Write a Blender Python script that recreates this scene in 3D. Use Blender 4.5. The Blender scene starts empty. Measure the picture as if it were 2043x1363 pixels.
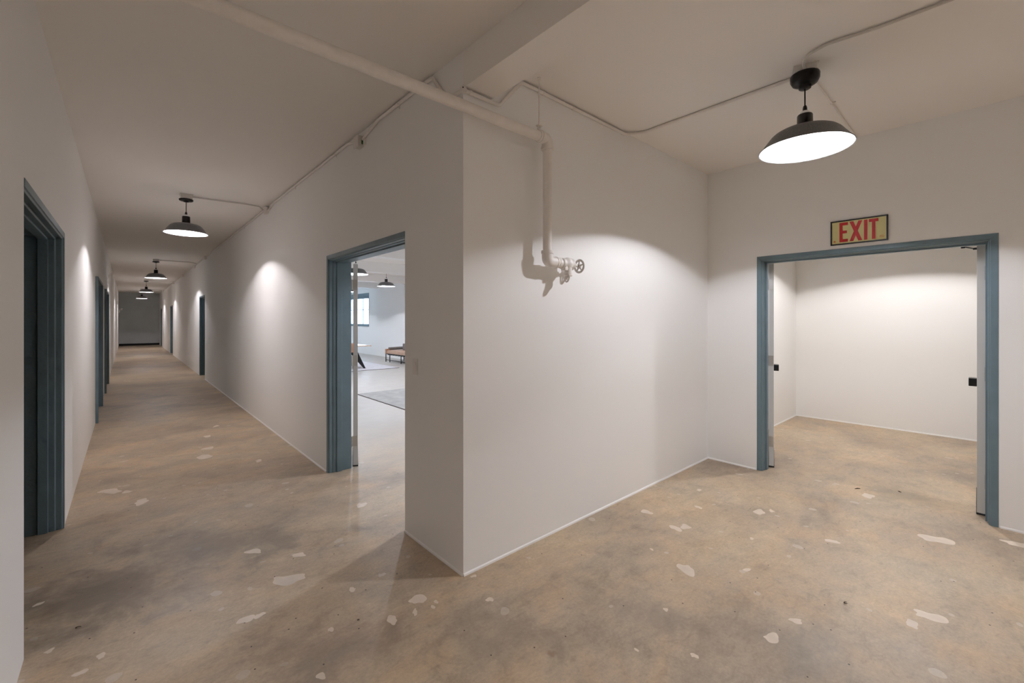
import bpy, bmesh, math, random
from mathutils import Vector, Matrix

random.seed(7)
SC = bpy.context.scene
COL = SC.collection
PI = math.pi
H = 3.176          # ceiling height

# ------------------------------------------------------------------ materials
def srgb(r, g, b):
    f = lambda c: (c / 255 / 12.92) if c / 255 <= .04045 else ((c / 255 + .055) / 1.055) ** 2.4
    return (f(r), f(g), f(b), 1)

def mat(name, col, rough=.5, metal=0., var=0., scale=6., bump=0., bscale=60., emit=None, estr=0., spec=.5):
    m = bpy.data.materials.new(name); m.use_nodes = True
    nt = m.node_tree; N = nt.nodes; L = nt.links
    b = N['Principled BSDF']
    col = tuple(col)[:3] + (1,)
    b.inputs['Base Color'].default_value = col
    b.inputs['Roughness'].default_value = rough
    b.inputs['Metallic'].default_value = metal
    b.inputs['Specular IOR Level'].default_value = spec
    tc = N.new('ShaderNodeTexCoord')
    if var > 0:
        n = N.new('ShaderNodeTexNoise'); n.inputs['Scale'].default_value = scale; n.inputs['Detail'].default_value = 3
        L.new(tc.outputs['Object'], n.inputs['Vector'])
        r = N.new('ShaderNodeValToRGB')
        r.color_ramp.elements[0].position = .3; r.color_ramp.elements[1].position = .7
        r.color_ramp.elements[0].color = tuple(c * (1 - var) for c in col[:3]) + (1,)
        r.color_ramp.elements[1].color = tuple(min(1, c * (1 + var)) for c in col[:3]) + (1,)
        L.new(n.outputs['Fac'], r.inputs['Fac']); L.new(r.outputs['Color'], b.inputs['Base Color'])
    if bump > 0:
        n2 = N.new('ShaderNodeTexNoise'); n2.inputs['Scale'].default_value = bscale; n2.inputs['Detail'].default_value = 1
        L.new(tc.outputs['Object'], n2.inputs['Vector'])
        bp = N.new('ShaderNodeBump'); bp.inputs['Strength'].default_value = bump; bp.inputs['Distance'].default_value = .004
        L.new(n2.outputs['Fac'], bp.inputs['Height']); L.new(bp.outputs['Normal'], b.inputs['Normal'])
    if emit:
        b.inputs['Emission Color'].default_value = tuple(emit)[:3] + (1,)
        b.inputs['Emission Strength'].default_value = estr
    return m

M = {}
M['wall'] = mat('white_wall_paint', (.885, .875, .86), .62, bump=.10, bscale=30)
M['ceil'] = mat('ceiling_paint', (.87, .838, .80), .7)
M['trim'] = mat('white_trim_paint', (.87, .85, .83), .5)
M['pipe'] = mat('painted_pipe', (.82, .78, .74), .42, var=.03, scale=20, bump=.1, bscale=50)
M['blue'] = mat('blue_grey_paint', (.145, .213, .25), .4, var=.07, scale=9, bump=.15, bscale=70)
M['leaf'] = mat('pale_door_paint', (.66, .655, .64), .45, var=.02, scale=4)
M['steel'] = mat('hinge_steel', (.55, .54, .52), .35, .8)
M['black'] = mat('black_metal', (.012, .012, .013), .38, .3)
M['dark'] = mat('dark_rubber', (.02, .02, .02), .8)
M['shade'] = mat('charcoal_enamel', (.15, .152, .158), .45, .1, var=.30, scale=160, bump=.1, bscale=200)
M['neck'] = mat('black_socket', (.01, .01, .011), .35)
M['enamel'] = mat('white_enamel', (.9, .9, .9), .35)
M['bulb'] = mat('lit_bulb', (1, 1, 1), .5, emit=(1, .99, .97), estr=14.)
M['bulb'].cycles.emission_sampling = 'NONE'
LIGHTS = {'lobby': ((.955, .975, 1.05), 41.), 'corridor': ((1., .955, .985), 31.), 'exit': ((1., .985, .99), 58.), 'room': ((.93, .97, 1.08), 47.)}
LD = {}
for k_, (c_, p_) in LIGHTS.items():
    ld = bpy.data.lights.new('bulb_light_' + k_, 'POINT'); ld.color = tuple(x / 1.08 for x in c_); ld.energy = p_ * 3.15; ld.shadow_soft_size = .031; LD[k_] = ld
M['box'] = mat('painted_box', (.62, .59, .55), .5, var=.03, scale=30)
M['endwall'] = mat('dark_end_paint', (.60, .65, .68), .55, var=.06, scale=1.5)
M['darkroom'] = mat('painted_shade_grey', (.10, .11, .11), .8)  # dark grey stands in for the shade inside the left room
M['sign'] = mat('photoluminescent_panel', srgb(222, 215, 155), .35)
M['red'] = mat('sign_red', srgb(190, 22, 26), .35)
M['rust'] = mat('sign_orange_mark', srgb(205, 120, 60), .5)
M['green'] = mat('green_label', (.02, .13, .035), .5)
M['wood'] = mat('oak_table_top', (.50, .36, .26), .25, var=.12, scale=14)
M['leather'] = mat('tan_leather', (.42, .21, .12), .45, var=.12, scale=12, bump=.3, bscale=40)
M['leather2'] = mat('worn_tan_leather', (.48, .31, .22), .4, var=.12, scale=9, bump=.3, bscale=30)
M['greyfab'] = mat('grey_fabric', (.17, .155, .145), .85, var=.1, scale=40)
M['rug1'] = mat('pale_rug', (.62, .62, .66), .95, var=.08, scale=7, bump=.6, bscale=220)
M['rug2'] = mat('grey_rug', (.34, .34, .33), .95, var=.14, scale=5, bump=.6, bscale=220)
M['rugedge'] = mat('rug_binding', (.10, .085, .08), .9)
M['plastic'] = mat('white_plastic', (.80, .775, .75), .4)
M['twig'] = mat('dry_twig', (.06, .035, .02), .8)
g = bpy.data.materials.new('window_glass'); g.use_nodes = True
gn = g.node_tree.nodes; gl = g.node_tree.links; gn.remove(gn['Principled BSDF'])
gt = gn.new('ShaderNodeBsdfTransparent'); gt.inputs['Color'].default_value = (.95, .98, 1, 1)
gg = gn.new('ShaderNodeBsdfGlossy'); gg.inputs['Roughness'].default_value = .02
gm = gn.new('ShaderNodeMixShader'); gm.inputs[0].default_value = .07
gl.new(gt.outputs[0], gm.inputs[1]); gl.new(gg.outputs[0], gm.inputs[2]); gl.new(gm.outputs[0], gn['Material Output'].inputs['Surface'])
M['glass'] = g

# ---- camera constants, used only to convert measured floor marks to metres
F_, YAW, CY, CH = 860., math.radians(41.79), 638.3, 1.55
def floor_pt(u, v):
    l = (u - 1021.5) / F_; w = (CY - v) / F_; s, c = math.sin(YAW), math.cos(YAW)
    t = -CH / w
    return ((s + c * l) * t, (c - s * l) * t)

def concrete(room=False):
    m = bpy.data.materials.new('pale_room_concrete' if room else 'polished_concrete'); m.use_nodes = True
    nt = m.node_tree; N = nt.nodes; L = nt.links; b = N['Principled BSDF']
    tc = N.new('ShaderNodeTexCoord'); geo = tc.outputs['Object']
    def noise(sc, det=8, rough=.55, dist=0., vec=geo):
        n = N.new('ShaderNodeTexNoise'); n.inputs['Scale'].default_value = sc; n.inputs['Detail'].default_value = det
        n.inputs['Roughness'].default_value = rough; n.inputs['Distortion'].default_value = dist
        L.new(vec, n.inputs['Vector']); return n
    def ramp(src, els):
        r = N.new('ShaderNodeValToRGB'); cr = r.color_ramp
        cr.elements[0].position, cr.elements[0].color = els[0][0], els[0][1]
        cr.elements[1].position, cr.elements[1].color = els[-1][0], els[-1][1]
        for p, c in els[1:-1]:
            e = cr.elements.new(p); e.color = c
        L.new(src, r.inputs['Fac']); return r
    def mix(fac, a, c, typ='MIX'):
        x = N.new('ShaderNodeMix'); x.data_type = 'RGBA'; x.blend_type = typ
        if isinstance(fac, float): x.inputs[0].default_value = fac
        else: L.new(fac, x.inputs[0])
        for sock, v in ((6, a), (7, c)):
            if isinstance(v, tuple): x.inputs[sock].default_value = v
            else: L.new(v, x.inputs[sock])
        return x.outputs[2]
    mp = N.new('ShaderNodeMapping'); mp.inputs['Rotation'].default_value = (0, 0, .5); mp.inputs['Scale'].default_value = (1, 1.5, 1)
    L.new(geo, mp.inputs['Vector'])
    big = noise(.75, 4, .6, .4, mp.outputs['Vector'])
    base = ramp(big.outputs['Fac'], [(.30, (0.353, 0.276, 0.209, 1)), (.43, (0.456, 0.360, 0.267, 1)), (.52, (0.517, 0.403, 0.289, 1)), (.60, (0.558, 0.440, 0.312, 1)), (.72, (0.512, 0.416, 0.317, 1))]).outputs['Color']
    tint = noise(1.9, 4, .6, .8, mp.outputs['Vector'])
    tr = ramp(tint.outputs['Fac'], [(.34, (.86, .90, .95, 1)), (.5, (.99, .99, .99, 1)), (.66, (1.09, 1.0, .90, 1))]).outputs['Color']
    c1 = mix(.6, base, tr, 'MULTIPLY')
    med = noise(4.2, 7, .68, .4)
    mr = ramp(med.outputs['Fac'], [(.28, (.70, .69, .68, 1)), (.46, (.95, .95, .94, 1)), (.6, (1.06, 1.06, 1.05, 1)), (.75, (1.18, 1.16, 1.13, 1))]).outputs['Color']
    c2 = mix(.9, c1, mr, 'MULTIPLY')
    mp2 = N.new('ShaderNodeMapping'); mp2.inputs['Rotation'].default_value = (0, 0, .35); mp2.inputs['Scale'].default_value = (1, 2.2, 1); L.new(geo, mp2.inputs['Vector'])
    sk = noise(11, 4, .72, .6, mp2.outputs['Vector'])
    skr = ramp(sk.outputs['Fac'], [(.30, (.80, .79, .78, 1)), (.47, (.98, .98, .98, 1)), (.60, (1.03, 1.03, 1.02, 1)), (.74, (1.20, 1.17, 1.13, 1))]).outputs['Color']
    c2 = mix(.75, c2, skr, 'MULTIPLY')
    fine = noise(60, 2, .7)
    fr = ramp(fine.outputs['Fac'], [(.3, (.88, .88, .88, 1)), (.7, (1.09, 1.09, 1.09, 1))]).outputs['Color']
    c3 = mix(.8, c2, fr, 'MULTIPLY')
    # small random pale aggregate patches
    warp = noise(5.5, 3, .5)
    add = N.new('ShaderNodeVectorMath'); add.operation = 'MULTIPLY_ADD'
    L.new(warp.outputs['Color'], add.inputs[0]); add.inputs[1].default_value = (.10, .10, 0); L.new(geo, add.inputs[2])
    def spots(scale, thr, keep):
        v = N.new('ShaderNodeTexVoronoi'); v.inputs['Scale'].default_value = scale; v.voronoi_dimensions = '2D'
        L.new(add.outputs[0], v.inputs['Vector'])
        lt = N.new('ShaderNodeMath'); lt.operation = 'LESS_THAN'; lt.inputs[1].default_value = thr; L.new(v.outputs['Distance'], lt.inputs[0])
        sp = N.new('ShaderNodeSeparateColor'); L.new(v.outputs['Color'], sp.inputs[0])
        k = N.new('ShaderNodeMath'); k.operation = 'LESS_THAN'; k.inputs[1].default_value = keep; L.new(sp.outputs[0], k.inputs[0])
        mu = N.new('ShaderNodeMath'); mu.operation = 'MULTIPLY'; L.new(lt.outputs[0], mu.inputs[0]); L.new(k.outputs[0], mu.inputs[1])
        return mu.outputs[0]
    s1 = spots(2.6, .075, .14); s2 = spots(7., .10, .09)
    mx = N.new('ShaderNodeMath'); mx.operation = 'MAXIMUM'; L.new(s1, mx.inputs[0]); L.new(s2, mx.inputs[1])
    ms = N.new('ShaderNodeMath'); ms.operation = 'MULTIPLY'; L.new(mx.outputs[0], ms.inputs[0]); ms.inputs[1].default_value = .45
    c4 = mix(ms.outputs[0], c3, (.66, .60, .53, 1))
    wv = noise(14, 3, .6)
    wa = N.new('ShaderNodeVectorMath'); wa.operation = 'MULTIPLY_ADD'
    L.new(wv.outputs['Color'], wa.inputs[0]); wa.inputs[1].default_value = (.055, .055, 0); wa.inputs[2].default_value = (-.0275, -.0275, 0)
    wb = N.new('ShaderNodeVectorMath'); wb.operation = 'ADD'; L.new(wa.outputs[0], wb.inputs[0]); L.new(geo, wb.inputs[1])
    def ell(cx, cy, dx, dy, rx, ry):
        mpn = N.new('ShaderNodeMapping'); mpn.vector_type = 'TEXTURE'
        mpn.inputs['Location'].default_value = (cx, cy, 0); mpn.inputs['Rotation'].default_value = (0, 0, math.atan2(dy, dx))
        mpn.inputs['Scale'].default_value = (rx, ry, 10)
        L.new(wb.outputs[0], mpn.inputs['Vector'])
        ln = N.new('ShaderNodeVectorMath'); ln.operation = 'LENGTH'; L.new(mpn.outputs[0], ln.inputs[0])
        return ln.outputs['Value']
    c5 = c4
    # broad worn stains (their own shape on the slab)
    for (u, v, hu, hv, col, st) in ((1790, 985, 60, 22, (.27, .22, .16, 1), .6), (1100, 1303, 12, 6, (.22, .10, .06, 1), .5),
                                    (430, 1085, 230, 40, (.20, .155, .12, 1), .6), (650, 1300, 230, 70, (.24, .19, .155, 1), .5), (200, 1190, 170, 75, (.16, .115, .08, 1), .8),
                                    (1300, 1230, 90, 45, (.28, .25, .22, 1), .45), (990, 1275, 150, 60, (.25, .205, .165, 1), .5), (1650, 1300, 120, 60, (.33, .30, .27, 1), .3)):
        cx, cy = floor_pt(u, v); ax, ay = floor_pt(u + hu, v); bx, by = floor_pt(u, min(v + hv, 1500)); bx2, by2 = floor_pt(u, v - hv)
        e = ell(cx, cy, ax - cx, ay - cy, math.hypot(ax - cx, ay - cy), .5 * math.hypot(bx - bx2, by - by2))
        nn = N.new('ShaderNodeMath'); nn.operation = 'MULTIPLY_ADD'; L.new(med.outputs['Fac'], nn.inputs[0]); nn.inputs[1].default_value = 1.6; L.new(e, nn.inputs[2])
        s_ = N.new('ShaderNodeMapRange'); s_.interpolation_type = 'SMOOTHSTEP'
        s_.inputs[1].default_value = .9; s_.inputs[2].default_value = 2.0; s_.inputs[3].default_value = st; s_.inputs[4].default_value = 0.
        L.new(nn.outputs[0], s_.inputs[0]); c5 = mix(s_.outputs[0], c5, col)
    # pinholes
    v = N.new('ShaderNodeTexVoronoi'); v.inputs['Scale'].default_value = 5.0; v.voronoi_dimensions = '2D'; L.new(geo, v.inputs['Vector'])
    lt = N.new('ShaderNodeMath'); lt.operation = 'LESS_THAN'; lt.inputs[1].default_value = .020; L.new(v.outputs['Distance'], lt.inputs[0])
    sp = N.new('ShaderNodeSeparateColor'); L.new(v.outputs['Color'], sp.inputs[0])
    k2 = N.new('ShaderNodeMath'); k2.operation = 'LESS_THAN'; k2.inputs[1].default_value = .35; L.new(sp.outputs[0], k2.inputs[0])
    m2 = N.new('ShaderNodeMath'); m2.operation = 'MULTIPLY'; L.new(lt.outputs[0], m2.inputs[0]); L.new(k2.outputs[0], m2.inputs[1])
    c6 = mix(m2.outputs[0], c5, (.07, .055, .04, 1))
    if room:   # the slab is cleaner and paler further into the furnished room
        sb = N.new('ShaderNodeVectorMath'); sb.operation = 'DISTANCE'; sb.inputs[1].default_value = (1.6, 3.6, 0); L.new(geo, sb.inputs[0])
        dr = N.new('ShaderNodeMapRange'); dr.inputs[1].default_value = .1; dr.inputs[2].default_value = 3.2; dr.inputs[3].default_value = .05; dr.inputs[4].default_value = .88
        L.new(sb.outputs['Value'], dr.inputs[0]); c6 = mix(dr.outputs[0], c6, (.42, .41, .39, 1))
    L.new(c6, b.inputs['Base Color'])
    rr = N.new('ShaderNodeMapRange'); rr.inputs[1].default_value = .3; rr.inputs[2].default_value = .7; rr.inputs[3].default_value = .38; rr.inputs[4].default_value = .56
    L.new(med.outputs['Fac'], rr.inputs[0]); L.new(rr.outputs[0], b.inputs['Roughness'])
    b.inputs['Specular IOR Level'].default_value = .36
    bp = N.new('ShaderNodeBump'); bp.inputs['Strength'].default_value = .05; bp.inputs['Distance'].default_value = .004
    L.new(fine.outputs['Fac'], bp.inputs['Height']); L.new(bp.outputs['Normal'], b.inputs['Normal'])
    return m
M['floor'] = concrete()
M['patch'] = mat('pale_filler', (.70, .60, .50), .45, var=.08, scale=9, bump=.08, bscale=12, spec=.36)
M['floor2'] = concrete(True)

# ------------------------------------------------------------------ geometry helpers
class G:
    def __init__(s): s.bm = bmesh.new()
    def box(s, a, b, bev=0.):
        x0, y0, z0 = (min(a[i], b[i]) for i in range(3)); x1, y1, z1 = (max(a[i], b[i]) for i in range(3))
        r = bmesh.ops.create_cube(s.bm, size=1.)
        vs = r['verts']
        for v in vs: v.co = Vector(((x0 + x1) / 2 + v.co.x * (x1 - x0), (y0 + y1) / 2 + v.co.y * (y1 - y0), (z0 + z1) / 2 + v.co.z * (z1 - z0)))
        if bev > 0:
            es = list({e for v in vs for e in v.link_edges})
            bmesh.ops.bevel(s.bm, geom=es, offset=bev, segments=2, affect='EDGES', profile=.7)
        return s
    def tube(s, pts, r, seg=12, cap=True):
        pts = [Vector(p) for p in pts]; rad = r if isinstance(r, (list, tuple)) else [r] * len(pts)
        rings = []; up = None
        for i, p in enumerate(pts):
            if i == 0: t = pts[1] - p
            elif i == len(pts) - 1: t = p - pts[i - 1]
            else: t = (pts[i + 1] - p).normalized() + (p - pts[i - 1]).normalized()
            t.normalize()
            if up is None:
                up = Vector((0, 0, 1)) if abs(t.z) < .9 else Vector((1, 0, 0))
            n = (up - t * up.dot(t)).normalized(); b = t.cross(n); up = n
            k = 1.
            rings.append([s.bm.verts.new(p + (n * math.cos(a) + b * math.sin(a)) * rad[i] * k) for a in [2 * PI * j / seg for j in range(seg)]])
        for q in range(len(rings) - 1):
            for j in range(seg):
                s.bm.faces.new((rings[q][j], rings[q][(j + 1) % seg], rings[q + 1][(j + 1) % seg], rings[q + 1][j]))
        if cap:
            s.bm.faces.new(rings[0][::-1]); s.bm.faces.new(rings[-1])
        return s
    def lathe(s, prof, c=(0, 0, 0), seg=48, axis=None, closed=False):
        """prof: list of (radius, height). axis: matrix rotating z to another direction."""
        c = Vector(c); rings = []
        for (r, z) in prof:
            if r < 1e-6:
                p = Vector((0, 0, z)); p = (axis @ p if axis else p) + c
                rings.append([s.bm.verts.new(p)])
            else:
                ring = []
                for j in range(seg):
                    a = 2 * PI * j / seg; p = Vector((r * math.cos(a), r * math.sin(a), z)); p = (axis @ p if axis else p) + c
                    ring.append(s.bm.verts.new(p))
                rings.append(ring)
        pairs = list(zip(rings, rings[1:])) + ([(rings[-1], rings[0])] if closed else [])
        for A, B in pairs:
            for j in range(seg):
                k = (j + 1) % seg
                if len(A) == 1 and len(B) == 1: continue
                if len(A) == 1: s.bm.faces.new((A[0], B[j], B[k]))
                elif len(B) == 1: s.bm.faces.new((A[j], A[k], B[0]))
                else: s.bm.faces.new((A[j], A[k], B[k], B[j]))
        return s
    def prism(s, poly, f0, f1):
        """poly 2-D list; f0/f1 map (a,b)->3-D for the two ends"""
        A = [s.bm.verts.new(f0(*p)) for p in poly]; B = [s.bm.verts.new(f1(*p)) for p in poly]
        s.bm.faces.new(A[::-1]); s.bm.faces.new(B); n = len(poly)
        for i in range(n): s.bm.faces.new((A[i], A[(i + 1) % n], B[(i + 1) % n], B[i]))
        return s
    def xf(s, m):
        bmesh.ops.transform(s.bm, matrix=m, verts=s.bm.verts); return s
    def make(s, name, m, parent=None, smooth=35, bev=0.):
        bmesh.ops.recalc_face_normals(s.bm, faces=s.bm.faces)
        me = bpy.data.meshes.new(name); s.bm.to_mesh(me); s.bm.free()
        if smooth:
            for p in me.polygons: p.use_smooth = True
            me.set_sharp_from_angle(angle=math.radians(smooth))
        me.materials.append(m if not isinstance(m, str) else M[m])
        o = bpy.data.objects.new(name, me); COL.objects.link(o)
        if parent is not None: o.parent = parent
        if bev:
            md = o.modifiers.new('bevel', 'BEVEL'); md.width = bev; md.segments = 2; md.limit_method = 'ANGLE'
        return o

def tag(o, label=None, cat=None, group=None, kind=None):
    if label: o['label'] = label
    if cat: o['category'] = cat
    if group: o['group'] = group
    if kind: o['kind'] = kind
    return o

def empty(name, loc, rz=0., label=None, cat=None, group=None, kind=None):
    o = bpy.data.objects.new(name, None); COL.objects.link(o); o.location = loc; o.rotation_euler = (0, 0, rz)
    return tag(o, label, cat, group, kind)

def struct(o, label=None, cat=None): return tag(o, label, cat, None, 'structure')

def copy_tree(o, parent=None):
    c = o.copy(); COL.objects.link(c)
    if parent is not None: c.parent = parent
    for ch in list(o.children): copy_tree(ch, c)
    return c

def arc(p, a, b, r, n=6):
    """rounded corner at p between directions towards a and b"""
    p, a, b = Vector(p), Vector(a), Vector(b)
    da = (a - p).normalized(); db = (b - p).normalized()
    ang = da.angle(db); t = r / math.tan(ang / 2); t = min(t, (a - p).length * .49, (b - p).length * .49)
    s, e = p + da * t, p + db * t
    out = []
    for i in range(n + 1):
        k = i / n; out.append((s * (1 - k) + p * k) * (1 - k) + (p * (1 - k) + e * k) * k)
    return out

def rounded(pts, r=.05, n=6):
    out = [Vector(pts[0])]
    for i in range(1, len(pts) - 1): out += arc(pts[i], pts[i - 1], pts[i + 1], r, n)
    out.append(Vector(pts[-1])); return out

# ------------------------------------------------------------------ the shell
XR, XRb = 1.517, 1.745      # corridor right wall, its far face
XL = -.35
Y2 = 2.139                 # lobby wall with the pipe
XE, XEb = 4.85, 5.03       # exit wall
XB = 8.08                  # outer wall
YS, YEND = -4.6, 34.6
DT = 2.2                   # outer height of door frames
RY = 30.                   # far end of the furnished room

# measured filler patches: (u, v, half length px, half height px) on the photograph, turned into metres on the slab
PATCH = [(577,1155,31,9),(490,1237,14,7),(518,1228,8,5),(505,1101,16,4),(596,1108,12,4),(703,1176,7,4),(722,1007,10,4),(660,1257,6,4),
     (834,1197,16,9),(870,1201,5,3),(864,1211,5,3),(828,1222,5,6),(782,1237,11,8),(977,1197,8,4),(945,1150,6,2.5),(762,1147,7,3),
         (1290,1022,10,4),(1348,1054,10,5),(1368,1052,10,4.5),(1368,1135,15,10),(1514,1021,12,4),(1540,1020,4.5,2.5),(1490,1137,9,2.5),
         (1540,1272,16,8),(1587,1238,12,4.5),(1386,1309,7,4.5),(1328,1216,5,3),(1300,1096,3,2),(1733,990,12,3.5),(1868,1076,27,6),(1858,1230,24,8),
         (1820,1245,12,6),(1395,978,5,2),(1393,1012,6,2.5),(1660,1080,12,3),(283,1001,13,4.5),(219,981,21,3.5),(254,981,9,2),(409,911,15,3.5),(414,895,9,2.5),
         (516,919.5,6,2.3),(413,871,7,1.8),(432,850,5,1.5),(160,1343,10,5),(201,1309,8,4.5),(97,1300,6,4),(78,1205,6,3),(640,1350,10,6),(2030,1086,18,5),(1500,1075,4,2),(1270,1297,4,3)]
f = G(); f.box((-.6, YS, -.2), (XRb, YEND + .3, 0)); f.box((XRb, YS, -.2), (XB + .4, Y2 + .08, 0))
FLOOR = struct(f.make('floor', 'floor', smooth=0), 'mottled polished concrete floor of corridor and lobby with pale filler patches', 'floor')
def patch(cx, cy, ex, ey, ra, rb, seed):
    rnd = random.Random(seed); n = 40; ph = [rnd.uniform(0, 6.28) for _ in range(5)]; am = [rnd.uniform(.02, .11) for _ in range(5)]
    q = G(); vs = []
    for k in range(n):
        t = 2 * PI * k / n
        w = 1 + sum(am[j] * math.sin((j + 2) * t + ph[j]) for j in range(5)) * .8
        a_, b_ = ra * w * math.cos(t), rb * w * math.sin(t) + rb * .35 * math.sin(2.2 * math.cos(t) + ph[0])
        vs.append((cx + ex * a_ - ey * b_, cy + ey * a_ + ex * b_))
    q.prism(vs, lambda x, y: Vector((x, y, -.001)), lambda x, y: Vector((x, y, .0003)))
    return q.make('filler_patch', 'patch', FLOOR, smooth=0)
for i, (u, v, hu, hv) in enumerate(PATCH):
    cx, cy_ = floor_pt(u, v); ax_, ay_ = floor_pt(u + hu, v); bx_, by_ = floor_pt(u, v + hv); b2x, b2y = floor_pt(u, v - hv)
    ra = math.hypot(ax_ - cx, ay_ - cy_); rb = .5 * math.hypot(bx_ - b2x, by_ - b2y)
    patch(cx, cy_, (ax_ - cx) / ra, (ay_ - cy_) / ra, ra, rb, i)
f = G(); f.box((XRb, Y2 + .08, -.2), (XB + .4, RY + .3, 0))
struct(f.make('floor_room', 'floor2', smooth=0), 'pale smooth concrete floor of the furnished room past the doorway', 'floor')
f = G(); f.box((-4.6, YS, H), (XB + .4, YEND + .3, H + .25))
struct(f.make('ceiling', 'ceil', smooth=0), 'plain painted ceiling over the corridor and lobby', 'ceiling')

OPEN_R = [(2.871, 4.524), (13.70, 14.82), (24.15, 25.6), (31.95, 33.08)]
OPEN_L = [(2.95, 4.65), (8.95, 10.70), (12.45, 14.30)]
def wall_x(name, x0, x1, ya, yb, opens, m, label, top=H):
    w = G(); y = ya
    for (a, b) in opens:
        w.box((x0, y, 0), (x1, a, top)); w.box((x0, a, DT - .004), (x1, b, top)); y = b
    w.box((x0, y, 0), (x1, yb, top))
    return struct(w.make(name, m, smooth=0), label, 'wall')
wall_x('wall_right', XR, XRb, Y2, YEND, OPEN_R, 'wall', 'long white wall on the right side of the corridor')
wall_x('wall_left', XL - .25, XL, YS, YEND, OPEN_L, 'wall', 'long white wall on the left side of the corridor')
wall_x('wall_exit', XE, XEb, YS, Y2, [(-.022, 1.633)], 'wall', 'white wall around the open double doorway under the exit sign')
w = G(); w.box((XRb, Y2, 0), (XE, Y2 + .16, H)); w.box((XE, Y2 - .0, 0), (XB + .3, Y2 + .16, H))
struct(w.make('wall_lobby', 'wall', smooth=0), 'white lobby wall behind the pipe and valve', 'wall')
w = G(); w.box((XL - .25, YS - .2, 0), (XB + .3, YS, H)); struct(w.make('wall_back', 'wall', smooth=0), 'white wall closing the lobby on its near side', 'wall')
w = G(); w.box((XL - .25, YEND, 0), (XRb, YEND + .2, H)); struct(w.make('wall_end', 'endwall', smooth=0), 'dark blue grey wall closing the far end of the corridor', 'wall')
w = G(); w.box((XRb, RY, 0), (XB + .3, RY + .2, H)); struct(w.make('wall_room_end', 'wall', smooth=0), 'far end wall of the furnished room', 'wall')
# outer wall with windows
WIN = [(18.64, 21.2), (22.6, 25.2), (26.4, 29.0)]
w = G(); y = YS
for a, b in WIN:
    w.box((XB, y, 0), (XB + .3, a, H)); w.box((XB, a, 0), (XB + .3, b, 1.29)); w.box((XB, a, 2.76), (XB + .3, b, H)); y = b
w.box((XB, y, 0), (XB + .3, RY, H))
struct(w.make('wall_outer', 'wall', smooth=0), 'white outer wall with the blue framed window', 'wall')
# beam over the lobby edge, beams in the furnished room
b_ = G(); b_.box((XR, YS, 2.955), (1.735, Y2, H + .02))
struct(b_.make('beam', 'ceil', smooth=0), 'boxed ceiling beam running on from the corridor wall over the lobby', 'beam')
for k, yb in enumerate((3.1, 5.9, 8.75, 11.6, 14.6, 17.7, 20.6, 23.6)):
    b_ = G(); b_.box((XRb, yb, 2.90), (XB, yb + .26, H + .02))
    struct(b_.make('beam', 'wall', smooth=0), 'ceiling beam crossing the furnished room', 'beam')
# room behind left doorway, its darkness painted in as dark grey
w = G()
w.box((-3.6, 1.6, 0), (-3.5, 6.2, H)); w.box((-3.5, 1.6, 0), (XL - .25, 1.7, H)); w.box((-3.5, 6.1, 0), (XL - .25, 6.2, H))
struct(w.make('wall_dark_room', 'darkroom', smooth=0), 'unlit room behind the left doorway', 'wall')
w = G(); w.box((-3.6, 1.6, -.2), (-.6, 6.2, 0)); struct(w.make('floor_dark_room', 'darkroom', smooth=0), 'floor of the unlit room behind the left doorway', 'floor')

# caulk bead / narrow trims at the wall foot
def bead(name, a, b, d):
    """d = outward normal (x,y)"""
    t = G(); a = Vector(a); b = Vector(b); n = Vector((d[0], d[1]))
    P = [(0, 0), (.009, 0), (.007, .010), (0, .016)]
    t.prism(P, lambda p, z: Vector((a.x + n.x * p, a.y + n.y * p, z)), lambda p, z: Vector((b.x + n.x * p, b.y + n.y * p, z)))
    return struct(t.make(name, 'trim', smooth=0), 'thin white sealed edge where wall meets floor', 'trim')
bead('trim_1', (XR, Y2), (XE, Y2), (0, -1))
bead('trim_2', (XE, Y2 - .009), (XE, 1.64), (-1, 0))
bead('trim_3', (XE, -.03), (XE, YS), (-1, 0))
bead('trim_4', (XR, Y2), (XR, 2.871), (-1, 0))
bead('trim_5', (XR, 4.53), (XR, 13.69), (-1, 0))
bead('trim_6', (XB, YS), (XB, Y2), (-1, 0))
bead('trim_7', (XEb, Y2), (XB - .009, Y2), (0, -1))
w = G(); w.box((XL, YEND - .02, 0), (XR, YEND, .12)); struct(w.make('baseboard_end', 'dark', smooth=0), 'dark base strip at the far end wall', 'baseboard')

# ------------------------------------------------------------------ doors
def jamb_prof(T, p=.004, fw=.05, flip=1):
    """section: t = depth from the wall face (negative = proud), w = inset into the opening"""
    return [(-p, 0), (-p, fw - .009), (.004, fw - .008), (.008, fw), (.040, fw), (.045, fw + .006), (.078, fw + .006), (.078, fw + .018), (.13, fw + .018), (.13, fw), (T, fw), (T, 0)]

def frame_parts(root, X0, sx, y0, y1, T, p=.004, near_hidden=False, top=DT):
    def tw(t): return X0 + sx * t
    P = jamb_prof(T, p)
    # far jamb (high y)
    q = G(); q.prism(P, lambda t, w: Vector((tw(t), y1 - w, 0)), lambda t, w: Vector((tw(t), y1 - w, top - w)))
    q.make('jamb', 'blue', root, smooth=0, bev=.0025)
    q = G()
    if near_hidden:
        q.box((tw(.075), y0, 0), (tw(T), y0 + .05, top - .067))
    else:
        q.prism(P, lambda t, w: Vector((tw(t), y0 + w, 0)), lambda t, w: Vector((tw(t), y0 + w, top - w)))
    q.make('jamb', 'blue', root, smooth=0, bev=.0025)
    q = G(); q.prism([(t, w) for t, w in P], lambda t, w: Vector((tw(t), y0 + (.0005 if near_hidden else w), top - w)), lambda t, w: Vector((tw(t), y1 - w, top - w)))
    q.make('head', 'blue', root, smooth=0, bev=.0025)

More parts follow.
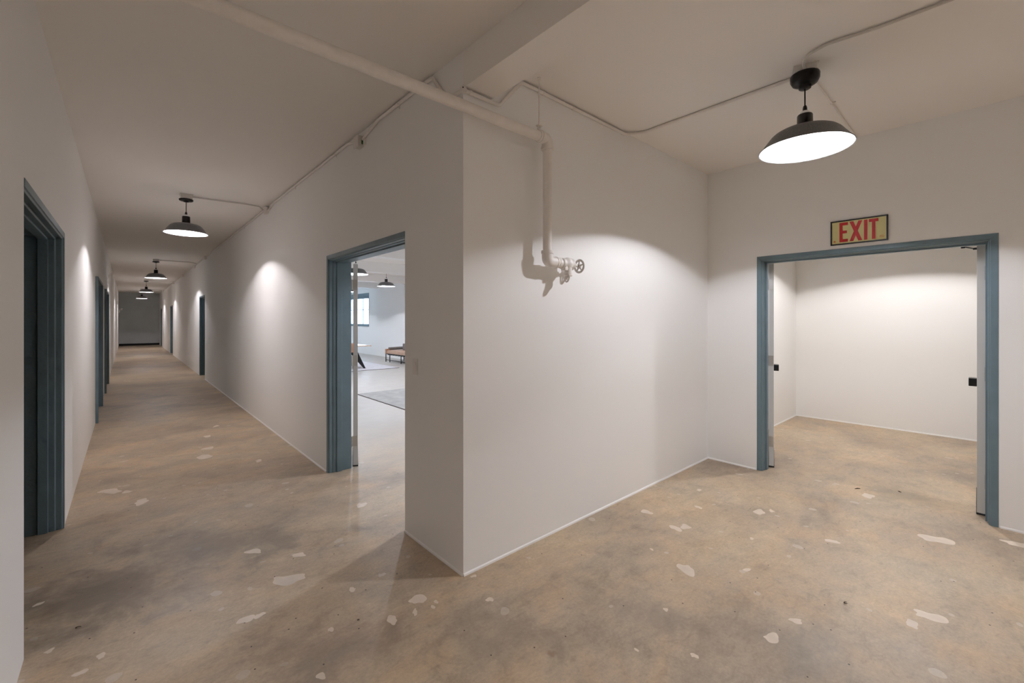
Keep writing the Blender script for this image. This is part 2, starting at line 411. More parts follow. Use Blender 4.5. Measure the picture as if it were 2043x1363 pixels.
def leaf(root, hx, hy, ang, width, face=1, hard=True, m='leaf', h=2.140, seam=.035):
    """door leaf from the hinge edge at (hx,hy) running along direction ang; face=+1: the hinge knuckles on its left side"""
    L_ = bpy.data.objects.new('door_leaf', None)
    T = .045
    q = G(); q.box((0, -T / 2, .012), (width, T / 2, h), bev=.002)
    mtx = Matrix.Translation((hx, hy, 0)) @ Matrix.Rotation(ang, 4, 'Z')
    q.xf(mtx); lf = q.make('door_leaf', m, root, smooth=0)
    for z in (.27, 1.12, 1.92):
        q = G()
        for k in range(3): q.tube([(-.006, face * (T / 2 + .012), z - .055 + k * .037), (-.006, face * (T / 2 + .012), z - .020 + k * .037)], .008, 10)
        q.box((-.0015, -T / 2 + .004, z - .055), (.001, face * (T / 2 + .01), z + .055))
        q.box((-.03, face * (T / 2 + .016), z - .055), (.0, face * (T / 2 + .019), z + .055))
        q.xf(mtx); q.make('hinge', 'steel', lf)
    q = G(); q.box((0, -T / 2 - .004, .002), (width, T / 2 + .004, .016)); q.xf(mtx); q.make('bottom_sweep', 'dark', lf, smooth=0)
    if hard:
        q = G(); q.box((width - .15, -face * T / 2, .955), (width - .03, -face * (T / 2 + .052), 1.025), bev=.006)
        q.box((width - .03, -face * (T / 2 + .012), .965), (width - .01, -face * (T / 2 + .04), 1.015), bev=.003)
        q.xf(mtx); q.make('latch_case', 'black', lf, smooth=30)
    return lf

def doorway(n, X0, sx, y0, y1, T, label, p=.004, near_hidden=False):
    r = struct(empty('door_%d' % n, (0, 0, 0)), label, 'door')
    frame_parts(r, X0, sx, y0, y1, T, p, near_hidden)
    return r

d1 = doorway(1, XE, 1, -.022, 1.633, .18, 'wide blue grey doorway under the exit sign, both white leaves swung inward')
leaf(d1, 5.052, 1.562, math.atan2(.343, 1.116), .75, face=1)
lr = leaf(d1, 5.052, .070, math.radians(1.0), .75, face=-1)
# closer arm on the right leaf
q = G(); q.tube([(5.32, .112, 2.150), (5.20, .172, 2.158)], .0055, 8); q.box((5.185, .160, 2.146), (5.212, .186, 2.172), bev=.004); q.tube([(5.20, .173, 2.166), (5.04, .222, 2.170)], .0055, 8)
q.box((5.028, .205, 2.160), (5.05, .240, 2.182)); q.box((5.30, .090, 2.140), (5.345, .120, 2.156), bev=.002)
q.make('closer_arm', 'black', lr)
d2 = doorway(2, XR, 1, 2.871, 4.524, XRb - XR + .004, 'blue grey doorway in the right corridor wall, open to the furnished room', near_hidden=True)
leaf(d2, 1.803, 4.500, math.atan2(.9875, .396), .75, face=1, hard=False)
d3 = doorway(3, XL, -1, 2.95, 4.65, .254, 'nearest doorway on the left, dark blue grey frame and unlit room inside', near_hidden=True)
leaf(d3, -.632, 4.615, math.radians(118), .8, face=-1, hard=False, m='blue')
NAMES = ['second doorway along the left corridor wall, blue grey frame', 'third doorway along the left corridor wall, blue grey frame']
for i, (a, b) in enumerate(OPEN_L[1:]):
    d = doorway(4 + i, XL, -1, a, b, .25, NAMES[i], p=.034)
    q = G(); q.box((XL - .135, a + .05, .01), (XL - .18, b - .05, DT - .05)); lf = q.make('door_leaf', 'blue', d, smooth=0)
    q = G(); q.tube([(XL - .135, b - .13, 1.), (XL - .09, b - .13, 1.)], .012, 10); q.tube([(XL - .092, b - .13, 1.), (XL - .092, b - .25, 1.)], .01, 10); q.make('lever', 'black', lf)
NAMES = ['doorway on the right wall beside the second hanging lamp, blue grey frame', 'doorway on the right wall between the third and fourth lamps', 'last doorway on the right wall beside the dark end wall']
for i, (a, b) in enumerate(OPEN_R[1:]):
    d = doorway(6 + i, XR, 1, a, b, XRb - XR, NAMES[i], near_hidden=True)
    q = G(); q.box((XR + .15, a + .05, .01), (XR + .195, b - .05, DT - .05)); lf = q.make('door_leaf', 'blue', d, smooth=0)
    q = G(); q.tube([(XR + .15, b - .13, 1.), (XR + .10, b - .13, 1.)], .012, 10); q.tube([(XR + .102, b - .13, 1.), (XR + .102, b - .25, 1.)], .01, 10); q.make('lever', 'black', lf)

# ------------------------------------------------------------------ windows
def window(n, a, b, label):
    r = struct(empty('window_%d' % n, (XB, a, 1.29)), label, 'window')
    X = XB + .07; o = Vector((XB, a, 1.29))
    def mk(q, name, m, sm=0):
        q.xf(Matrix.Translation(-o)); return q.make(name, m, r, smooth=sm)
    q = G(); z0, z1 = 1.29, 2.76
    q.box((XB - .012, a, z1 - .24), (X + .05, b, z1)); q.box((XB - .012, a, z0), (X + .05, b, z0 + .07))
    q.box((XB - .004, a, z0 + .07), (X + .05, a + .045, z1 - .24)); q.box((XB - .004, b - .045, z0 + .07), (X + .05, b, z1 - .24))
    mk(q, 'window_frame', 'blue')
    n_ = 3; q = G()
    for k in range(1, n_): y = a + (b - a) * k / n_; q.box((X, y - .02, z0 + .07), (X + .04, y + .02, z1 - .24))
    q.box((X + .004, a + .045, 2.0), (X + .036, b - .045, 2.03))
    mk(q, 'muntin', 'blue')
    q = G(); q.box((X + .017, a + .04, z0 + .06), (X + .023, b - .04, z1 - .23)); mk(q, 'pane', 'glass')
    q = G(); q.box((XB - .03, a - .02, z0 - .03), (XB + .05, b + .02, z0)); mk(q, 'window_sill', 'blue')
for k, (a, b) in enumerate(WIN): window(k + 1, a, b, ['blue framed window with a muntin grid, in the furnished room', 'further window of the furnished room', 'last window of the furnished room'][k])

# ------------------------------------------------------------------ pendant lamps
def make_lamp(rim=2.665, label='', bulb='lobby', group='black dome pendant lamps', flat=False):
    """origin on the ceiling, hangs down"""
    r = empty('pendant_lamp', (0, 0, H), 0, label, 'lamp', group)
    zr = rim - H
    zt = zr + .124                        # dome top
    bh = -.062 if flat else -.042
    q = G(); q.box((-.062, -.062, bh), (.062, .062, -.0005), bev=.004); q.box((-.068, -.068, -.006), (.068, .068, -.0002), bev=.001)
    q.make('junction_box', 'box', r, smooth=30)
    q = G()
    if flat: q.lathe([(0, -.060), (.070, -.060), (.077, -.066), (.077, -.074), (.070, -.084), (.030, -.090), (.026, -.098), (0, -.098)])
    else: q.lathe([(0, -.040), (.078, -.040), (.082, -.048), (.081, -.075), (.070, -.098), (.050, -.110), (.036, -.113), (.034, -.130), (.028, -.134), (0, -.134)])
    q.make('canopy', 'black', r)
    q = G(); q.tube([(0, 0, -.096), (0, 0, zt + .118)], .0042, 8); q.make('cord', 'neck', r)
    q = G(); q.lathe([(0, zt + .150), (.008, zt + .150), (.012, zt + .138), (.013, zt + .120), (.017, zt + .112), (0, zt + .112)]); q.make('strain_relief', 'neck', r)
    q = G(); q.lathe([(0, zt + .114), (.022, zt + .114), (.030, zt + .104), (.038, zt + .092), (.038, zt + .086), (0, zt + .086)]); q.make('collar', 'enamel', r)
    q = G(); q.lathe([(0, zt + .092), (.040, zt + .092), (.043, zt + .086), (.0445, zt + .010), (.047, zt + .001), (.047, zt - .001), (.0432, zt - .001), (.0422, zt + .050), (0, zt + .055)]); q.make('socket_cup', 'neck', r)
    RS = .93 if flat else 1.03
    pr = [(a * RS, b * .94) for a, b in [(.045, .132), (.080, .131), (.120, .126), (.150, .117), (.172, .104), (.188, .088), (.202, .068), (.217, .045), (.233, .022), (.245, .006), (.252, .0)]]
    outer = [(a, zr + b) for a, b in pr]
    lip = [(.2535 * RS, zr - .003), (.252 * RS, zr - .006), (.249 * RS, zr - .004)]
    mid = [(a - .0022, zr + b - .0022) for a, b in reversed(pr)]
    q = G(); q.lathe([(.044, zr + .1245)] + outer + lip + mid + [(.0425, zr + .1220)], seg=72, closed=True); q.make('shade', 'shade', r, smooth=50)
    inner = [(max(a - .0040, 0), zr + b - .0040) for a, b in reversed(pr)]
    q = G(); q.lathe([(.2495 * RS, zr - .0030)] + inner + [(.0415, zr + .1205), (.0405, zr + .160), (.030, zr + .175), (0, zr + .178)], seg=72); q.make('shade_lining', 'enamel', r, smooth=50)
    q = G(); q.lathe([(0, zr + .171), (.013, zr + .170), (.014, zr + .154), (.018, zr + .142), (.024, zr + .132), (.026, zr + .122), (.024, zr + .112), (.014, zr + .100), (0, zr + .097)], seg=12); q.make('bulb', 'bulb', r)
    lo = bpy.data.objects.new('bulb_light', LD[bulb]); COL.objects.link(lo); lo.parent = r; lo.location = (0, 0, zr + .116)
    return r

L0 = make_lamp(2.660, 'large black dome pendant lamp hanging before the exit doorway', 'lobby')
L0.location = (3.270, .816, H); L0.rotation_euler = (0, 0, math.radians(20))
CLAMPS = [(0.575, 6.99, 'black dome pendant lamp nearest in the corridor, joined by a conduit to the right wall', 1),
          (0.585, 15.0, 'second black dome pendant lamp along the corridor', 1),
          (0.590, 22.9, 'third black dome pendant lamp along the corridor', 1),
          (3.10, -3.0, 'black dome pendant lamp on the open side of the lobby, where the grey cable runs', 1),
          (0.590, 29.8, 'farthest black dome pendant lamp, before the dark end wall', 1)]
C0 = make_lamp(2.675, CLAMPS[0][2], 'corridor', flat=True); C0.location = (CLAMPS[0][0], CLAMPS[0][1], H)
for x, y, lab, s in CLAMPS[1:]:
    c = copy_tree(L0 if x > 2 else C0)
    c.location = (x, y, H); c.rotation_euler = (0, 0, 0); c['label'] = lab
c = copy_tree(L0); c.location = (6.5, .78, H)
for ch in c.children:
    if ch.type == 'LIGHT': ch.data = LD['exit']
c['label'] = 'black dome pendant lamp inside the white room past the exit doorway'
R0 = make_lamp(2.55, 'black dome pendant lamp partly behind the open door edge, in the furnished room', 'room', 'pendant lamps of the furnished room')
R0.location = (3.733, 9.30, H)
RL = [(5.752, 12.05, 'black dome pendant lamp fully seen through the doorway, over the furnished room'),
      (5.895, 15.2, 'pendant lamp farthest seen in the gap beside the open door edge'),
      (3.5, 3.6, 'pendant lamp of the furnished room just inside the doorway'),
      (4.0, 6.5, 'unseen pendant lamp added to light the furnished room over the near end'),  # from here on: unseen lamps added to light the room
      (5.8, 4.6, 'unseen pendant lamp added to light the furnished room near the lobby wall'),
      (5.8, 9.3, 'unseen pendant lamp added to light the furnished room beyond the grey rug'),
      (3.7, 13.4, 'unseen pendant lamp added to light the furnished room above the table side'),
      (5.8, 19.2, 'unseen pendant lamp added to light the furnished room near the window')]
for x, y, lab in RL:
    c = copy_tree(R0); c.location = (x, y, H); c['label'] = lab

# ------------------------------------------------------------------ steam pipe with valve
YP, ZP, XV = 2.04, 2.785, 2.148
r = empty('steam_pipe', (XV, YP, 1.95), 0, 'thick white painted pipe crossing the ceiling and dropping down the lobby wall to a valve', 'pipe')
def pp(q, name, m='pipe', sm=40): q.xf(Matrix.Translation((-XV, -YP, -1.95))); return q.make(name, m, r, smooth=sm)
R1 = .0325
q = G(); q.tube([(XL + .001, YP, ZP), (2.085, YP, ZP)], R1, 28); pp(q, 'horizontal_run')
q = G(); q.tube([(XV, YP, 2.735), (XV, YP, 2.005)], .0305, 28); pp(q, 'riser')
AX = lambda d: Vector(d).to_track_quat('Z', 'Y').to_matrix()
q = G(); q.tube(rounded([(2.075, YP, ZP), (XV, YP, ZP), (XV, YP, 2.715)], .062, 10), .0385, 28)
q.lathe([(.030, -.010), (.0425, -.010), (.0435, .0), (.0425, .012), (.030, .012)], (2.083, YP, ZP), 28, AX((1, 0, 0)), True)
q.lathe([(.030, -.010), (.0425, -.010), (.0435, .0), (.0425, .012), (.030, .012)], (XV, YP, 2.722), 28, None, True); pp(q, 'elbow')
q = G(); q.tube(rounded([(XV, YP, 2.015), (XV, YP, 1.950), (2.235, YP, 1.950)], .06, 10), .0380, 28)
q.lathe([(.030, -.010), (.0415, -.010), (.043, .0), (.0415, .012), (.030, .012)], (XV, YP, 2.012), 28, None, True)
q.lathe([(.030, -.008), (.0405, -.008), (.042, .0), (.0405, .008), (.030, .008)], (2.232, YP, 1.950), 28, AX((1, 0, 0)), True); pp(q, 'elbow')
q = G(); ax = AX((1, 0, 0))
q.lathe([(0, 0), (.029, 0), (.029, .014), (.036, .016), (.037, .040), (.030, .044), (.030, .056), (.0, .056)], (2.236, YP, 1.950), 28, ax); pp(q, 'union')
q = G(); q.lathe([(0, 0), (.037, 0), (.040, .006), (.040, .022), (.034, .026), (.036, .034), (.044, .046), (.048, .064), (.045, .082), (.040, .090), (.041, .094), (.044, .100), (.044, .108), (.038, .113), (.018, .118), (.016, .126), (0, .126)], (2.288, YP, 1.949), 28, ax)
# downward outlet of the angle body
q.lathe([(0, .0), (.027, 0), (.027, -.050), (.031, -.052), (.031, -.070), (.026, -.074), (0, -.074)], (2.352, YP - .012, 1.935), 24, None)
q.box((2.300, YP - .030, 1.900), (2.330, YP + .014, 1.935), bev=.008)
pp(q, 'valve_body')
q = G(); q.tube([(2.405, YP, 1.948), (2.482, YP, 1.946)], [.013, .009], 14); q.lathe([(0, 0), (.016, 0), (.017, .016), (0, .018)], (2.418, YP, 1.948), 6, ax); pp(q, 'valve_stem')
def handwheel(c, axis, R, rr):
    q = G(); A = AX(axis)
    n = 40; ring = [Vector(c) + A @ Vector((R * math.cos(2 * PI * k / n), R * math.sin(2 * PI * k / n), 0)) for k in range(n)]
    prof = [(R + rr * math.cos(t), rr * .8 * math.sin(t)) for t in [2 * PI * k / 10 for k in range(10)]]
    q.lathe(prof, c, 40, A, True)
    q.lathe([(0, -rr), (rr * 2., -rr), (rr * 2., rr), (0, rr)], c, 16, A)
    for k in range(5):
        a = 2 * PI * k / 5 + .3; d = A @ Vector((math.cos(a), math.sin(a), 0))
        q.tube([Vector(c) + d * rr, Vector(c) + d * (R - rr * .3)], [rr * .75, rr * .62], 8)
    return q
q = handwheel((2.488, YP, 1.945), (1, -.05, 0), .044, .0085); pp(q, 'handwheel', 'box')
q = handwheel((2.333, YP - .018, 1.846), (.96, -.26, -.15), .026, .0062); pp(q, 'drain_cap', 'pipe')
q = G(); q.tube([(2.350, YP - .012, 1.87), (2.335, YP - .018, 1.848)], .009, 10); pp(q, 'drain_nipple')
# hanger
h = empty('pipe_hanger', (2.075, YP, H), 0, 'thin ceiling rod and clamp holding the elbow end of the thick pipe', 'hanger')
def hh(q, name): q.xf(Matrix.Translation((-2.075, -YP, -H))); return q.make(name, 'pipe', h)
q = G(); q.tube([(2.068, YP, H), (2.068, YP, ZP + .066)], .0045, 8); q.lathe([(0, 0), (.014, 0), (.012, -.01), (0, -.01)], (2.068, YP, H), 12); hh(q, 'rod')
q = G(); q.lathe([(.0330, -.011), (.0385, -.011), (.0385, .011), (.0330, .011)], (2.068, YP, ZP), 28, ax, True)
q.box((2.057, YP - .006, ZP + .036), (2.079, YP + .006, ZP + .070), bev=.003); q.tube([(2.068, YP - .016, ZP + .058), (2.068, YP + .016, ZP + .058)], .006, 6)
q.box((2.050, YP - .014, ZP + .066), (2.086, YP + .014, ZP + .074), bev=.002); hh(q, 'clamp')

# ------------------------------------------------------------------ conduits and boxes
def conduit(pts, r_, label, straps=(), rr=.05, m='pipe', cat='conduit', group=None, name='conduit'):
    o = Vector(pts[0]); e = empty(name, o, 0, label, cat, group)
    q = G(); q.tube([p - o for p in rounded(pts, rr)], r_, 12); q.make('tube', m, e)
    for (p, d, n) in straps:   # p position, d run direction, n direction to the surface
        p = Vector(p) - o; d = Vector(d).normalized(); n = Vector(n).normalized(); sd = d.cross(n)
        q = G(); q.lathe([(r_, -.008), (r_ + .003, -.008), (r_ + .003, .008), (r_, .008)], p, 14, AX(d), True)
        a = p + sd * (r_ + .012) + n * (r_ - .001)
        q.tube([a - sd * .010, a + sd * .008], .0035, 6); q.make('strap', m, e)
    return e
CX = XR - .013; CZ = H - .022
conduit([(CX, 2.118, 2.930), (CX, 2.30, 2.935), (CX, 2.47, CZ - .005), (CX, 2.60, CZ), (CX, 3.30, CZ), (CX, 3.48, CZ - .035), (CX, 3.60, 3.095)], .0120,
        'white conduit rising from the lobby corner to the box with the green label', [((CX, 2.95, CZ), (0, 1, 0), (1, 0, 0))], .06)
conduit([(CX, 3.70, 3.085), (CX, 3.84, 3.135), (CX, 3.95, CZ), (CX, 6.60, CZ), (CX, 6.78, CZ - .03), (CX, 6.90, 3.11)], .0120,
        'white conduit along the corridor wall top between the two nearest boxes', [((CX, 4.25, CZ), (0, 1, 0), (1, 0, 0)), ((CX, 5.6, CZ), (0, 1, 0), (1, 0, 0))], .06)
conduit([(CX, 7.0, 3.11), (CX, 7.15, CZ), (CX, 13.3, CZ)], .0120, 'white conduit along the corridor wall top beyond the nearest lamp', [((CX, 8.6, CZ), (0, 1, 0), (1, 0, 0)), ((CX, 11.4, CZ), (0, 1, 0), (1, 0, 0))], .06)
conduit([(CX, 13.45, CZ), (CX, 15.7, CZ)], .0120, 'white conduit on the wall top past the second lamp')
conduit([(CX, 15.85, CZ), (CX, 23.3, CZ)], .0120, 'white conduit on the wall top between the second and third lamps')
conduit([(CX, 23.5, CZ), (CX, 30.4, CZ)], .0120, 'white conduit on the wall top between the third and fourth lamps')
conduit([(.637, 6.99, H - .020), (1.22, 6.95, H - .014), (1.40, 6.94, H - .02), (1.455, 6.94, 3.112)], .009, 'bent conduit from the nearest corridor lamp down to its wall box', [], .05, 'box')
conduit([(.647, 15.0, H - .020), (1.30, 15.0, H - .014), (1.50, 15.2, H - .02), (CX - .005, 15.72, 3.13)], .009, 'bent conduit from the second corridor lamp to the wall', [], .05, 'box')
conduit([(.650, 22.9, H - .020), (1.30, 22.9, H - .014), (1.50, 23.05, H - .02), (CX - .005, 23.33, 3.13)], .009, 'bent conduit from the third corridor lamp to the wall', [], .05, 'box')
conduit([(.650, 29.8, H - .020), (1.30, 29.8, H - .014), (1.50, 29.95, H - .02), (CX - .005, 30.35, 3.13)], .009, 'bent conduit from the farthest corridor lamp to the wall', [], .05, 'box')
# lobby wall run, ducking under the beam
CY2 = Y2 - .013
conduit([(XR - .002, CY2, 2.932), (1.790, CY2, 2.932), (1.985, CY2, CZ - .003), (2.12, CY2, CZ), (3.22, CY2, CZ), (3.318, CY2 - .12, H - .013), (3.322, .87, H - .013)], .0120,
        'long white conduit ducking under the beam and crossing the lobby ceiling to the large lamp',
        [((2.20, CY2, CZ), (1, 0, 0), (0, 1, 0)), ((2.52, CY2, CZ), (1, 0, 0), (0, 1, 0)), ((1.56, CY2, 2.932), (1, 0, 0), (0, 1, 0))], .055)
e = empty('conduit_fitting', (XR - .013, CY2, 2.932), 0, 'small white corner fitting joining the two conduits at the lobby corner', 'conduit fitting')
q = G(); q.box((-.014, -.013, -.016), (.020, .012, .016), bev=.004); q.make('body', 'pipe', e, smooth=30)
q = G(); q.lathe([(0, 0), (.004, 0), (.004, .003), (0, .004)], (-.008, -.013, .006), 8, AX((0, -1, 0))); q.make('screw', 'dark', e)
conduit([(3.235, .800, H - .030), (3.16, .800, H - .030), (3.085, .765, H - .016), (3.055, .650, H - .012), (3.092, .43, H - .012), (3.098, .149, H - .012), (3.10, -2.9, H - .012)], .0085,
        'flexible grey cable sheath curving across the ceiling from the large lamp', [], .12, 'box', 'cable', None, 'cable')
conduit([(3.36, .806, H - .008), (4.849, .816, H - .008)], .0055, 'thin white conduit behind the large lamp running to the exit wall', [((3.93, .81, H - .008), (1, 0, 0), (0, 0, 1))], .02)

# box with the green label
e = empty('junction_box', (XR, 3.65, 3.08), 0, 'open conduit box with a green label, high on the corridor wall near the lobby corner', 'junction box')
q = G(); q.box((-.045, -.045, -.045), (0, .045, .045), bev=.004); q.make('box_body', 'box', e, smooth=30)
q = G(); q.box((-.054, -.044, -.050), (-.045, .052, .050), bev=.004); q.make('cover', 'pipe', e, smooth=30)
q = G(); q.box((-.008, -.092, -.040), (0, -.045, .036), bev=.0035); q.make('back_plate', 'pipe', e, smooth=30)
q = G(); q.box((-.022, -.049, -.026), (-.004, -.045, .022)); q.make('green_tag', 'green', e, smooth=0)['label'] = 'green label'
for y, z, lab in ((6.95, 3.115, 'conduit box on the corridor wall beside the nearest lamp'), (13.38, 3.13, 'small conduit box high on the wall before the second lamp'),
                  (15.78, 3.13, 'small conduit box high on the wall just past the second lamp'), (19.2, 3.13, 'small conduit box high on the wall between second and third lamps'),
                  (23.4, 3.13, 'small conduit box high on the wall beside the third lamp'), (30.45, 3.13, 'small conduit box high on the wall beside the farthest lamp')):
    e = empty('junction_box', (XR, y, z), 0, lab, 'junction box', 'conduit boxes along the corridor wall')
    q = G(); q.box((-.045, -.05, -.045), (0, .05, .045), bev=.003); q.make('box_body', 'pipe', e, smooth=30)
    q = G(); q.box((-.050, -.054, -.049), (-.045, .054, .049), bev=.002); q.make('cover', 'pipe', e, smooth=30)

# ------------------------------------------------------------------ light switch
e = empty('light_switch', (XR, 2.718, 1.22), 0, 'white rocker light switch on the shaded corridor wall end', 'light switch')
q = G(); q.box((-.005, -.036, -.057), (0, .036, .057), bev=.002); q.make('wall_plate', 'plastic', e, smooth=30)
q = G(); q.box((-.0075, -.018, -.034), (-.004, .018, .034), bev=.0012); q.make('rocker_surround', 'plastic', e, smooth=30)
q = G(); q.prism([(-.0075, -.031), (-.0125, .031), (-.0075, .031)], lambda x, z: Vector((x, -.014, z)), lambda x, z: Vector((x, .014, z))); q.make('rocker', 'plastic', e, smooth=0)

# ------------------------------------------------------------------ exit sign
SY0, SY1, SZ0, SZ1 = .603, 1.006, 2.232, 2.451
e = empty('exit_sign', (XE, (SY0 + SY1) / 2, (SZ0 + SZ1) / 2), 0, 'pale yellow sign with red EXIT letters and black border above the doorway', 'sign')
SWd, SHt = SY1 - SY0, SZ1 - SZ0
def sp(a, b, x): return Vector((x, SWd / 2 - a * SWd, b * SHt - SHt / 2))   # a from left, b from bottom as read
q = G(); q.box((-.010, -SWd / 2 + .004, -SHt / 2 + .004), (0, SWd / 2 - .004, SHt / 2 - .004)); q.make('panel', 'sign', e, smooth=0)
q = G(); t = .011
for a, b in (((-SWd / 2, -SHt / 2), (SWd / 2, -SHt / 2 + t)), ((-SWd / 2, SHt / 2 - t), (SWd / 2, SHt / 2)), ((-SWd / 2, -SHt / 2 + t), (-SWd / 2 + t, SHt / 2 - t)), ((SWd / 2 - t, -SHt / 2 + t), (SWd / 2, SHt / 2 - t))):
    q.box((-.014, a[0], a[1]), (0, b[0], b[1]))
q.make('border', 'black', e, smooth=0)
LB, LT = .105, .905; st = .057; sh = .115
def letter(polys):
    q = G()
    for P_ in polys: q.prism(P_, lambda a, b: sp(a, b, -.0100), lambda a, b: sp(a, b, -.0118))
    o = q.make('letter', 'red', e, smooth=0); return o
rect = lambda a0, b0, a1, b1: [(a0, b0), (a1, b0), (a1, b1), (a0, b1)]
letter([rect(.165, LB, .165 + st, LT), rect(.165 + st, LT - sh, .318, LT), rect(.165 + st, LB, .318, LB + sh), rect(.165 + st, .46, .300, .46 + sh * .95)])['label'] = 'red letter E'
xc, yc = .4585, (LB + LT) / 2; kx = .068 / 2; hy = kx * (LT - LB) / (.570 - .347 - .068)
letter([[(.347, LB), (.415, LB), (xc, yc - hy), (.502, LB), (.570, LB), (xc + kx, yc), (.570, LT), (.502, LT), (xc, yc + hy), (.415, LT), (.347, LT), (xc - kx, yc)]])['label'] = 'red letter X'
letter([rect(.600, LB, .600 + st, LT)])['label'] = 'red letter I'
letter([rect(.735, LB, .735 + st, LT - sh), rect(.685, LT - sh, .843, LT)])['label'] = 'red letter T'
q = G(); pts = []
for k in range(16):
    rr_ = .026 if k % 2 else .017; a = 2 * PI * k / 16; pts.append((.075 + rr_ * math.cos(a), .15 + rr_ * 1.85 * math.sin(a)))
q.prism(pts, lambda a, b: sp(a, b, -.0100), lambda a, b: sp(a, b, -.0108)); q.make('emblem', 'rust', e, smooth=0)['label'] = 'small round orange mark'
q = G()
for (a0, a1, b0, b1) in ((.868, .925, .205, .222), (.855, .940, .170, .184), (.862, .932, .140, .152)): q.prism(rect(a0, b0, a1, b1), lambda a, b: sp(a, b, -.0100), lambda a, b: sp(a, b, -.0104))
q.make('fine_print', 'rust', e, smooth=0)['label'] = 'tiny orange print'

# ------------------------------------------------------------------ far wall fitting
e = empty('emergency_light', (XL, 33.3, 2.08), 0, 'small white twin head emergency light low on the left wall by the dark end wall', 'emergency light')
q = G(); q.box((0, -.13, -.05), (.07, .13, .05), bev=.01); q.make('housing', 'enamel', e, smooth=30)
for sy in (-.08, .08):
    q = G(); q.lathe([(0, 0), (.045, 0), (.062, .055), (.060, .062), (0, .064)], (.09, sy, .085), 20, AX((1, sy * 4, -.4))); q.make('lamp_head', 'enamel', e)
q = G(); q.prism([(-.06, -.05), (.06, -.05), (.0, -.14)], lambda a, b: Vector((.005, a, b)), lambda a, b: Vector((.055, a, b))); q.make('lower_cover', 'enamel', e, smooth=0)

# ------------------------------------------------------------------ furniture seen through the doorway
def rug(name, x0, x1, y0, y1, m, label):
    e = empty(name, (x0, y0, 0), 0, label, 'rug')
    q = G(); q.box((0.012, 0.012, .0005), (x1 - x0 - .012, y1 - y0 - .012, .013), bev=.003); q.make('pile', m, e, smooth=30)
    q = G(); X, Y = x1 - x0, y1 - y0
    for a, b in (((0, 0), (X, .012)), ((0, Y - .012), (X, Y)), ((0, .012), (.012, Y - .012)), ((X - .012, .012), (X, Y - .012))): q.box((a[0], a[1], 0.0005), (b[0], b[1], .011))
    q.make('binding', 'rugedge', e, smooth=0)
rug('rug', 3.56, 6.6, 5.0, 8.82, 'rug2', 'grey woven rug on the pale floor just past the doorway')
rug('rug', 3.4, 6.56, 12.80, 16.2, 'rug1', 'pale lilac rug under the table with black legs')

# table: oak top, black tapered splayed legs
T0 = (3.55, 13.05)
e = empty('dining_table', (T0[0], T0[1], 0), 0, 'wood topped table with splayed black tapered legs on the pale rug', 'table')
TX, TY = 5.74 - T0[0], 1.35
q = G(); q.box((0, 0, .722), (TX, TY, .750), bev=.004); q.make('tabletop', 'wood', e, smooth=30)
def blade(x_in, x_out, y, zt=.722, dy=0.):
    q = G(); sg = 1 if x_out > x_in else -1
    P_ = [(x_in, zt), (x_in + sg * .16, zt), (x_in + sg * .20, zt - .10), (x_out, .014), (x_out - sg * .055, .014), (x_in + sg * .02, zt - .22)]
    if sg < 0: P_ = P_[::-1]
    q.prism(P_, lambda a, b: Vector((a, y - .022 + (0 if b > .3 else dy), b)), lambda a, b: Vector((a, y + .022 + (0 if b > .3 else dy), b)))
    return q
for (xi, xo, y) in ((TX - .58, TX - .09, .26), (TX - .58, TX - .09, TY - .26), (.58, .09, .26), (.58, .09, TY - .26)):
    blade(xi, xo, y).make('leg', 'black', e, smooth=0)
for ya in (.24, TY - .30): q = G(); q.box((.5, ya, .66), (TX - .5, ya + .06, .72)); q.make('apron', 'black', e, smooth=0)

# chair at the table, seen as a sliver beside the door edge
e = empty('dining_chair', (4.62, 12.38, 0), PI, 'tan leather backed chair at the table, a sliver beside the open door', 'chair')
q = G(); q.box((-.22, -.22, .43), (.22, .22, .48), bev=.015); q.make('seat', 'leather', e, smooth=30)
q = G(); q.box((-.22, .19, .62), (.22, .22, .88), bev=.012); q.make('backrest', 'leather', e, smooth=30)
for sx in (-1, 1):
    q = G(); q.tube([(sx * .20, -.19, .0), (sx * .19, -.18, .44)], .011, 8); q.make('leg', 'black', e)
    q = G(); q.tube([(sx * .20, .21, .0), (sx * .19, .19, .44), (sx * .19, .20, .80)], .011, 8); q.make('leg', 'black', e)

# daybed against the outer wall: x 7.15-7.9, y 12.7-15.05
e = empty('daybed', (7.15, 12.7, 0), 0, 'tan leather daybed on a thin black metal frame by the outer wall', 'daybed')
BX, BY = .76, 2.35
for x in (.015, BX - .015):
    for y in (.02, BY * .49, BY - .34, BY - .02) if x < .1 else (.02, BY * .49, BY - .02):
        q = G(); q.box((x - .012, y - .012, 0), (x + .012, y + .012, .30)); q.make('leg', 'black', e, smooth=0)
q = G()
for x in (.015, BX - .015): q.box((x - .012, .0, .285), (x + .012, BY, .309)); q.box((x - .009, .02, .07), (x + .009, BY - .02, .088))
for y in (.012, BY - .012): q.box((.0, y - .012, .285), (BX, y + .012, .309))
q.make('rail', 'black', e, smooth=0)
for k in range(11):
    y = .12 + k * .2; q = G(); q.box((-.004, y - .045, .262), (BX, y + .045, .284), bev=.008); q.make('strap', 'black', e, smooth=30)
q = G(); q.box((.0, .05, .310), (BX - .02, BY - .13, .43), bev=.035)
q.make('mattress', 'leather2', e, smooth=40)
q = G(); q.box((-.01, BY - .13, .30), (.11, BY, .475), bev=.015); q.make('end_panel', 'leather', e, smooth=40)
q = G(); q.tube([(.112, BY - .065, .478), (BX - .02, BY - .065, .490)], .055, 20); q.make('bolster', 'greyfab', e)
cu = empty('cushion', (7.60, 14.22, .432), 0, 'grey brown cushion resting on the daybed, cut off by the doorway edge', 'cushion')
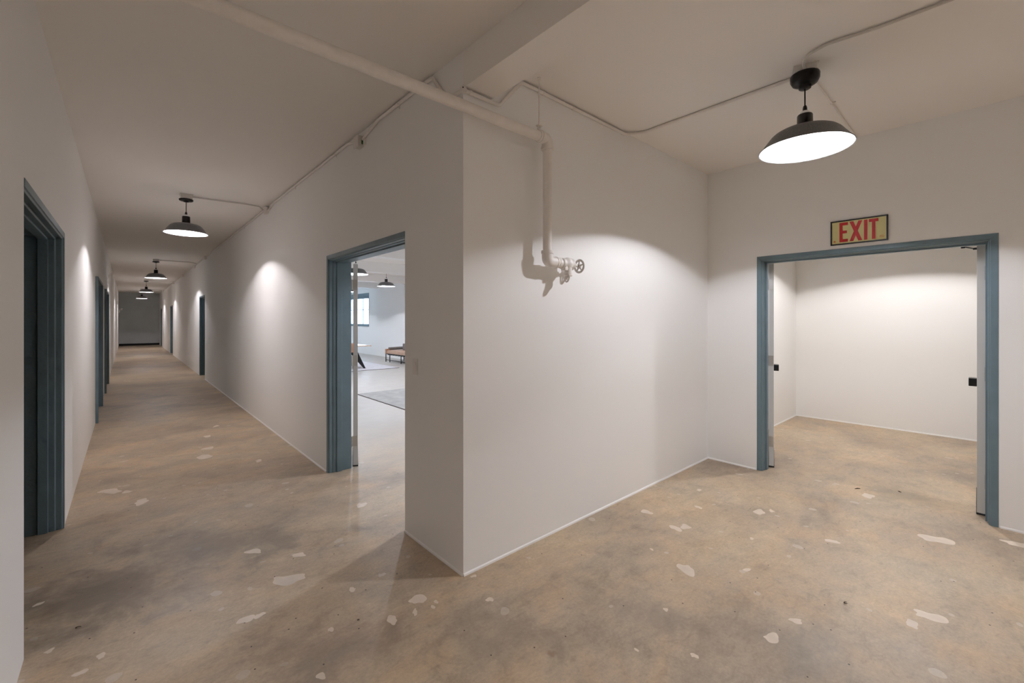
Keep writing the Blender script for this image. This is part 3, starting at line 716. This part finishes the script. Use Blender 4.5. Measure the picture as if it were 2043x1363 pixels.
q = G(); q.box((-.07, -.24, .0), (.07, .24, .26), bev=.06); q.make('cover', 'greyfab', cu, smooth=60)
q = G(); q.tube([(0, -.235, .03), (0, -.235, .23)], .006, 6); q.make('piping', 'greyfab', cu)

# ------------------------------------------------------------------ debris on the floor
for (u, v, L_, a, lab) in ((1711, 976, .055, -.6, 'thin dark splinter lying on the floor inside the exit doorway'),
                           (1795, 982, .028, .9, 'small dark fleck by the stain inside the exit doorway')):
    x, y = floor_pt(u, v)
    q = G(); d = Vector((math.cos(a), math.sin(a), 0)) * L_ / 2
    q.tube([-d + Vector((0, 0, .004)), Vector((.002, .003, .005)), d + Vector((0, 0, .004))], [.0025, .004, .002], 6)
    o = q.make('wood_splinter', 'twig'); o.location = (x, y, 0); tag(o, lab, 'splinter')
for (u, v, s, lab) in ((1688, 1205, .015, 'curled dry shred on the lobby floor'), (715, 1239, .006, 'tiny black fleck on the near floor'), (155, 1254, .012, 'dark fleck on the floor by the left wall')):
    x, y = floor_pt(u, v)
    q = G(); pts = [Vector((s * math.cos(t) * (1 - .12 * t), s * math.sin(t) * (.6), .003 + .001 * t)) for t in [k * .5 for k in range(9)]]
    q.tube(pts, [.0012 + .0012 * math.sin(k / 8 * PI) for k in range(9)], 6)
    o = q.make('dry_shred', 'twig'); o.location = (x, y, 0); tag(o, lab, 'debris')

# ------------------------------------------------------------------ world, camera, view
wd = bpy.data.worlds.new('sky'); SC.world = wd; wd.use_nodes = True
bg = wd.node_tree.nodes['Background']; bg.inputs['Color'].default_value = (.60, .78, 1, 1); bg.inputs['Strength'].default_value = 6.0

cam = bpy.data.cameras.new('camera'); co = bpy.data.objects.new('camera', cam); COL.objects.link(co)
co.location = (0, 0, CH); co.rotation_euler = (PI / 2, 0, -YAW)
cam.sensor_width = 36; cam.lens = 36 * F_ / 2043; cam.shift_y = -(681.5 - CY) / 2043
cam.clip_start = .05; cam.clip_end = 200
SC.camera = co

vs = SC.view_settings
SC.display_settings.display_device = 'sRGB'
vs.view_transform = 'Standard'; vs.look = 'None'; vs.gamma = 1; vs.exposure = 1.07; vs.use_curve_mapping = False
cy = SC.cycles
cy.max_bounces = 9; cy.diffuse_bounces = 7; cy.glossy_bounces = 4; cy.transmission_bounces = 6
cy.sample_clamp_indirect = 6.; cy.caustics_reflective = False; cy.caustics_refractive = False
cy.use_denoising = True; cy.use_adaptive_sampling = True; cy.adaptive_threshold = .04; cy.adaptive_min_samples = 12
